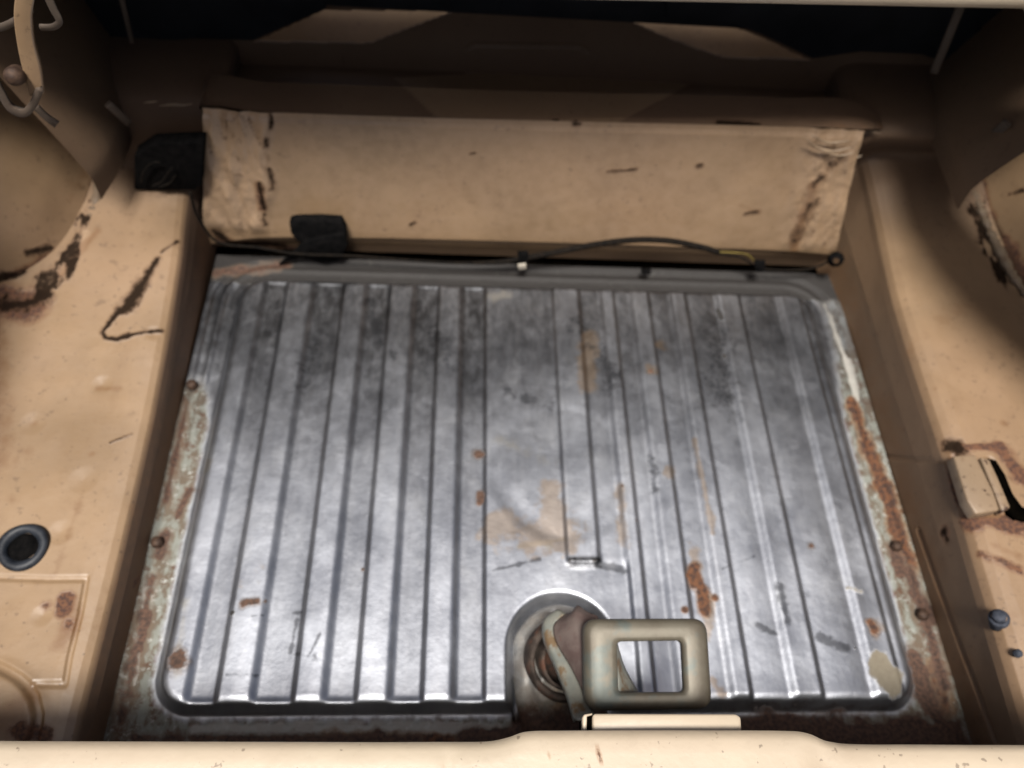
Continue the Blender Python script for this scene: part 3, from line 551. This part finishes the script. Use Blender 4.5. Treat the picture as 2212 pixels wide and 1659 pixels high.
# --- wheel houses
def wheelhouse(name, seam, s, attrs):
    """seam: list of 3-D points on the floor, the dome rises outboard (s=-1 left, +1 right)"""
    seam = [np.array(p) for p in seam]; cs = []
    for dx, dz in ((0, -.004), (.004, .004), (.012, .022), (.026, .060), (.050, .105), (.09, .145), (.15, .165), (.25, .17)):
        cs.append([p+np.array([s*dx, 0, dz+ (0)]) for p in seam])
    P = loft(cs, 180, 160); P = displace(P, .004*(fbm(P, 9, 3, 60+s)-.5))
    a = {k: strokes(P, v, True) for k, v in attrs.items()}
    z0 = np.interp(P[..., 1], sorted([p[1] for p in seam]), [p[2] for p in sorted(seam, key=lambda q: q[1])])
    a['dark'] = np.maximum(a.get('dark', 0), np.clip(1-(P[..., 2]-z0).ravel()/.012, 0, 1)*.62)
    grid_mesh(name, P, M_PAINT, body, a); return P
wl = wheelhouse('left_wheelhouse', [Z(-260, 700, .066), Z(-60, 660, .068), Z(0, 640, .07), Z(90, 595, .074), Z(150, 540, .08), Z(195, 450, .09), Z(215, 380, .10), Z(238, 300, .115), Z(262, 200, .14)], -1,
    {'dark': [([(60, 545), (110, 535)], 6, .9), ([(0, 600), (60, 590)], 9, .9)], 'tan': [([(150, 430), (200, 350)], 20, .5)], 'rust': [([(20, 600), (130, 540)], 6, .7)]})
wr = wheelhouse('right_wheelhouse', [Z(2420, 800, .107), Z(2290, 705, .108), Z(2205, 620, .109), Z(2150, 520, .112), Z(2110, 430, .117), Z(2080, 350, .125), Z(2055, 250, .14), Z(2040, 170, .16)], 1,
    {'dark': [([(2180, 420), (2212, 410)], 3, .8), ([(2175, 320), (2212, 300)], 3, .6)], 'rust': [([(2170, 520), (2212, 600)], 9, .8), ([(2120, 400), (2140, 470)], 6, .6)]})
# beads of sealer along the wheel-house seams
def sealer(pts, r, name='seam_sealer'):
    P = resample(pts, 60); o = tube(name, P, r, M_SEAL, body, 8, 60, rfun=lambda t: .55+.8*abs(math.sin(t*23+1.3*math.sin(t*61))), flat=.6)
sealer([Z(-60, 672, .072), Z(20, 645, .074), Z(95, 600, .078), Z(155, 545, .084), Z(200, 450, .094), Z(225, 350, .107)], .006)
sealer([Z(2290, 705, .111), Z(2205, 620, .113), Z(2150, 525, .117), Z(2110, 430, .122), Z(2080, 350, .129)], .007)
# --- quarter inner sides
for s, nm in ((-1, 'left_quarter_inner'), (1, 'right_quarter_inner')):
    x0 = s*.80
    q = loft([[(s*.74, -.3, .05), (s*.74, .3, .05), (s*.72, .9, .10)], [(s*.755, -.3, .25), (s*.74, .3, .26), (s*.70, .9, .27)], [(s*.70, -.3, .40), (s*.69, .3, .41), (s*.66, .9, .42)]], 120, 70)
    q = displace(q, .006*(fbm(q, 5, 3, 70+s)-.5)); grid_mesh(nm, q, M_PAINT, body)
    # drip channel and outer skin that shade the side pockets
    k_ = s*.02*(s < 0)
    c = loft([[(s*.63+k_, -.25, .40), (s*.635, .2, .424), (s*.63, .60, .421)], [(s*.63, -.25, .413), (s*.635, .2, .436), (s*.63, .60, .438)], [(s*.68, -.25, .423), (s*.69, .2, .445), (s*.69, .60, .452)], [(s*.86, -.25, .47), (s*.88, .2, .49), (s*.87, .9, .50)], [(s*.93, -.25, .30), (s*.95, .2, .32), (s*.94, .9, .32)], [(s*.92, -.25, -.2), (s*.94, .2, -.2), (s*.93, .9, -.2)]], 60, 80)
    grid_mesh('left_quarter_panel' if s < 0 else 'right_quarter_panel', c, M_SILL, body)
# sloping struts joining wheel house, shelf and deck
def strut(pa, pb, w_, name='brace_strut', mat=None, t=.006):
    a, b = np.array(pa), np.array(pb); d = (b-a)/np.linalg.norm(b-a); n = np.cross(d, CAM-a); n /= np.linalg.norm(n); k = np.cross(n, d)
    return prism(name, [a-n*w_/2, a+n*w_/2, b+n*w_/2, b-n*w_/2], tuple(-k*t*np.sign(k@(CAM-a))), mat or M_DULL, body, .0015, 2)
strut(Yp(2078, 8, .72), Yp(2016, 160, .72), .010)
strut(Yp(262, -5, .74), Yp(286, 95, .74), .006)
strut(Yp(2172, 268, .60), Yp(2118, 318, .62), .011)
strut(Yp(238, 228, .62), Yp(282, 268, .64), .009)
# side closing panels between shelf and quarter
for nm, cv, dx in (('left_side_panel', [Yp(190, 375, .56), Yp(236, 300, .62), Yp(268, 225, .70), Yp(290, 130, .81)], -.07), ('right_side_panel', [Yp(2110, 400, .56), Yp(2080, 330, .61), Yp(2042, 240, .69), Yp(2000, 140, .81)], .09)):
    cv = [np.array(p) for p in cv]
    lo = [np.array([p[0], p[1], p[2]-.04]) for p in cv]; up = [np.array([p[0]+dx*.6, p[1]+.005, .32]) for p in cv]; tpp = [np.array([p[0]+dx, p[1]+.01, .43]) for p in cv]
    P = loft([lo, cv, up, tpp], 90, 50); P = displace(P, .003*(fbm(P, 11, 3, 66)-.5)); grid_mesh(nm, P, M_PAINT, body, {'shade_tint': np.full(P.shape[:2], .6)})  # both panels coloured darker to imitate shade
# forward pocket wall left of the riser, behind the black box
# undertray closing the gap below
mesh_vf('under_tray', [(-.9, -.3, -.03), (.9, -.3, -.03), (.9, .98, -.03), (-.9, .98, -.03)], [(0, 1, 2, 3)], M_HOLLOW, body, False)

# --- rear sill
zs = .25
sp = [(-900, 1594), (-300, 1596), (0, 1598), (600, 1600), (1000, 1601), (1060, 1599), (1100, 1590), (1135, 1578), (1200, 1575.5), (1500, 1575), (1720, 1577), (1755, 1584), (1790, 1598), (1830, 1605), (2000, 1607), (2212, 1608), (2700, 1612), (3200, 1615)]
se = [Z(x, y, zs) for x, y in sp]
sill = loft([off(se, 0, -.12, .004), off(se, 0, -.02, .001), off(se, 0, -.004, 0), off(se, 0, -.0008, -.0012), off(se, 0, .0, -.004), [np.array([p[0], -.08, zs+.001]) for p in se], [np.array([p[0], -.15, zs-.002]) for p in se], [np.array([p[0], -.165, zs-.02]) for p in se], [np.array([p[0], -.17, -.25]) for p in se]], 420, 90, False)
sill = displace(sill, .0012*(fbm(sill, 10, 3, 81)-.5)-.0025*strokes(sill, [([(1775, 1640)], 22), ([(970, 1655)], 10)]).reshape(sill.shape[:2]))
grid_mesh('rear_sill', sill, M_SILL, body, {'tan': strokes(sill, [([(1185, 1636)], 5, .6), ([(1820, 1612)], 10, .45), ([(960, 1650)], 8, .4)]), 'rust': strokes(sill, [([(1290, 1640)], 3, .5)])})
# bracket on the sill: a folded cap with a dark slot at its left end
zb_ = .235
bo = [Z(1280, 1582, zb_), Z(1280, 1546, zb_), Z(1284, 1541, zb_), Z(1590, 1542, zb_), Z(1601, 1549, zb_), Z(1603, 1582, zb_)]
prism('sill_bracket', bo, (0, 0, -.05), M_SILL, body, .0016, 2)
prism('bracket_ear', [Z(1259, 1585, zb_), Z(1258, 1550, zb_), Z(1262, 1543, zb_), Z(1280, 1540, zb_), Z(1280, 1544, zb_), Z(1268, 1547, zb_), Z(1267, 1585, zb_)], (0, 0, -.008), M_SILL, body, .0005, 1)
prism('bracket_slot', [Z(1264, 1588, zb_-.003), Z(1264, 1546, zb_-.003), Z(1284, 1546, zb_-.003), Z(1284, 1588, zb_-.003)], (0, 0, -.03), M_HOLLOW, body)

# wrinkled sealer ridges catching light on the shelf ends
for q, Yv, rr_ in (([(345, 229), (372, 226), (398, 227), (415, 224)], .668, .0014), ([(310, 222), (340, 219)], .668, .0010), ([(470, 184), (482, 180), (495, 179)], .70, .0010), ([(1862, 284), (1885, 285), (1903, 289)], .672, .0012), ([(1838, 344), (1852, 340), (1862, 336)], .652, .0013),
                   ([(1742, 300), (1765, 318), (1800, 326), (1840, 318)], .640, .0016), ([(1755, 292), (1790, 308), (1835, 304)], .642, .0014), ([(1778, 325), (1812, 336), (1845, 330)], .638, .0012)):
    tube('sealer_ridge', [Yp(x, y, Yv) for x, y in q], rr_, M_TAB, body, 6, 24, rfun=lambda t: .3+.7*math.sin(math.pi*t))
# ------------------------------------------------------------------ black plug in the left floor
pc = Z(52, 1183, .063)
plug = thing('rubber_plug', 'round blue-black rubber plug pressed into the beige left floor', 'plug', tuple(pc))
lathe('plug_rim', [(.0235, .000), (.024, .0035), (.021, .0065), (.0165, .006), (.0140, .0025), (.0138, .001)], pc, (.05, -.08, 1), M_PLUG, plug, 44, .03)
lathe('plug_core', [(.0139, .0010), (.0125, .0012), (.0115, .005), (.0085, .0062), (.0001, .0055)], pc, (.05, -.08, 1), M_RUBBER, plug, 40)
# ------------------------------------------------------------------ grey bolt on the right floor
bc = Z(2158, 1335, .112)
wb = thing('grey_bolt', 'grey hex bolt standing on the beige right floor', 'bolt', (bc[0], bc[1], .106))
lathe('bolt_head', [(.0001, .007), (.0055, .007), (.0068, .0055), (.0068, .0012)], bc, (-.5, .25, 1), M_STEEL, wb, 6)
lathe('washer', [(.0066, .0014), (.0088, .0012), (.0092, 0), (.0092, -.004)], bc, (-.5, .25, 1), M_STEEL, wb, 24)
tube('bolt_shank', [bc, bc+np.array([.004, -.004, -.014])], .006, M_STEEL, wb, 10, 4)
bc2 = Z(2200, 1411, .108)
sb = thing('small_screw', 'small dark screw head at the right edge below the grey bolt', 'screw', tuple(bc2)); lathe('screw_head', [(.0001, .003), (.0025, .0026), (.0038, .001), (.0038, -.003)], bc2, (0, 0, 1), M_STEEL, sb, 14)

# ------------------------------------------------------------------ black box in the left forward corner
bb = Z(365, 410, .115)
box = thing('black_box', 'square black plastic box in the dark left front corner with thin wire loops', 'box', (bb[0], bb[1], .10))
Yb = .622
fr = [Yp(290, 410, Yb), Yp(290, 338, Yb), Yp(330, 312, Yb), Yp(440, 308, Yb), Yp(436, 400, Yb), Yp(420, 411, Yb)]
prism('box_shell', fr, (0, .02, 0), M_RUBBER, box, .0012, 2)
for q in ([(305, 395), (310, 372), (328, 352), (345, 350)], [(330, 402), (350, 392), (362, 375), (372, 362)], [(345, 404), (366, 396), (380, 378)]):
    tube('wire_loop', [Yp(x, y, Yb-.006) for x, y in q], .0012, M_CABLE, box, 6, 20)
# ------------------------------------------------------------------ rubber pad hanging on the riser
pd = Yp(690, 520, .600)
pad = thing('rubber_pad', 'torn black rubber pad hanging over the base of the front panel', 'rubber pad', tuple(pd))
ol = [(624, 482), (640, 478), (690, 477), (738, 480), (748, 500), (749, 530), (738, 552), (722, 561), (690, 556), (665, 560), (640, 545), (655, 528), (640, 522), (628, 505)]
bm = bmesh.new()
PPd = [Yp(x, y, .606-.010*(y-477)/80) for x, y in ol]
prism('pad_body', PPd, (0, .014, 0), M_RUBBER, pad, .0025, 3)
bm.free()
prism('pad_flap', [Yp(x, y, .596-.004*(y-515)/50) for x, y in [(660, 522), (742, 505), (752, 528), (738, 560), (700, 570), (652, 556), (600, 575), (640, 540)]], (0, .006, 0), M_RUBBER, pad, .0018, 2)
# ------------------------------------------------------------------ wiring
wc = Yp(1130, 560, .60)
wir = thing('wiring_harness', 'dark wiring cable clipped along the base of the front panel', 'wiring', tuple(wc))
tube('cable', [Yp(x, y, Yv) for x, y, Yv in ((410, 415, .60), (428, 470, .598), (470, 522, .596), (560, 535, .592), (640, 548, .588), (760, 553, .588), (880, 562, .588), (990, 568, .588), (1080, 566, .588), (1130, 558, .588), (1200, 545, .592), (1300, 526, .598), (1380, 518, .600), (1450, 521, .600), (1520, 535, .597), (1552, 545, .595))], .0030, M_CABLE, wir, 10, 220, rfun=lambda t: .6+.75*float(sstep(.52, .66, t)))
tube('yellow_wire', [Yp(x, y, Yv) for x, y, Yv in ((1545, 544, .595), (1590, 546, .594), (1615, 550, .593), (1628, 562, .591), (1645, 575, .590))], .0008, M_YELLOW, wir, 8, 30)
tube('dark_wire', [Yp(x, y, Yv) for x, y, Yv in ((1545, 547, .595), (1600, 556, .594), (1640, 578, .589), (1700, 584, .589), (1760, 578, .590), (1800, 558, .592), (1806, 552, .592))], .0016, M_CABLE, wir, 8, 60)
for px, py, hh in ((1130, 560, 20), (1642, 578, 18), (1396, 590, 7)):
    prism('clip', [Yp(px-12, py-hh*.6, .586), Yp(px+12, py-hh*.6, .586), Yp(px+10, py+hh*.6, .580), Yp(px-10, py+hh*.6, .580)], (0, .006, 0), M_RUBBER, wir, .0012, 2)
prism('clip_tip', [Yp(1118, 573, .577), Yp(1136, 571, .577), Yp(1137, 582, .577), Yp(1120, 584, .577)], (0, .003, 0), M_WHITE, wir, .001, 2)
gc = Yp(1805, 560, .590); lathe('grommet', [(.004, .008), (.008, .006), (.011, 0), (.009, -.006)], gc, (-.3, -.8, .5), M_RUBBER, wir, 20)

# ------------------------------------------------------------------ lid hinge in the upper left corner
hc = Yp(75, 130, .50)
hg = thing('lid_hinge', 'curved beige lid hinge arm in the dark upper left corner', 'hinge', tuple(hc))
def ribbon(name, pts, widths, Yv, th, mat=M_PAINT):
    n = len(pts); P = resample([(*p, w_) for p, w_ in zip(pts, widths)], 40); a, b = [], []
    for i in range(40):
        t = P[min(i+1, 39), :2]-P[max(i-1, 0), :2]; t /= np.linalg.norm(t); nn_ = np.array([-t[1], t[0]])*P[i, 2]/2
        a.append(Yp(P[i, 0]-nn_[0], P[i, 1]-nn_[1], Yv)); b.append(Yp(P[i, 0]+nn_[0], P[i, 1]+nn_[1], Yv))
    c_ = [(p+q)/2+np.array([0, -.0008, .0008]) for p, q in zip(a, b)]
    o = grid_mesh(name, loft([a, c_, b], 40, 9), mat, hg); md = o.modifiers.new('t', 'SOLIDIFY'); md.thickness = th; md.offset = 0; return o
ribbon('hinge_arm', [(58, -20), (52, 30), (58, 90), (72, 150), (82, 200)], [40, 36, 34, 36, 28], .48, .006)
ribbon('hinge_hook', [(88, 190), (72, 225), (52, 242), (25, 232), (5, 200), (-15, 160)], [10, 12, 14, 12, 12, 12], .475, .005, M_DULL)
ribbon('hinge_stay', [(100, -20), (118, 20), (130, 45), (118, 56), (88, 57)], [14, 12, 10, 9, 8], .50, .004, M_DULL)
ribbon('hinge_cross_bar', [(-30, 62), (10, 55), (40, 40), (70, 18)], [16, 14, 12, 10], .485, .004, M_DULL)
ribbon('hinge_foot', [(80, 232), (105, 255), (124, 268)], [10, 10, 12], .49, .004, M_DULL)
bh = Yp(30, 165, .47); lathe('hinge_pin', [(.0001, .006), (.006, .005), (.008, 0), (.008, -.01)], bh, (.2, -1, .5), M_BOLT, hg, 18)

# ------------------------------------------------------------------ unseen opened lid, added and darkened to block the sky
lid = thing('added_trunk_lid', 'opened trunk lid out of view, darkened to block sky light, standing up beyond the rear deck', 'trunk lid', (0, .60, .47))
LP = loft([[(x, .60, .47) for x in (-.62, 0, .62)], [(x, .68, .84) for x in (-.61, 0, .61)], [(x, .70, .94) for x in (-.59, 0, .59)], [(x, .68, 1.0) for x in (-.57, 0, .57)]], 30, 30)
o = grid_mesh('added_lid_skin', LP, M_BOARD, lid); o.modifiers.new('t', 'SOLIDIFY').thickness = .012
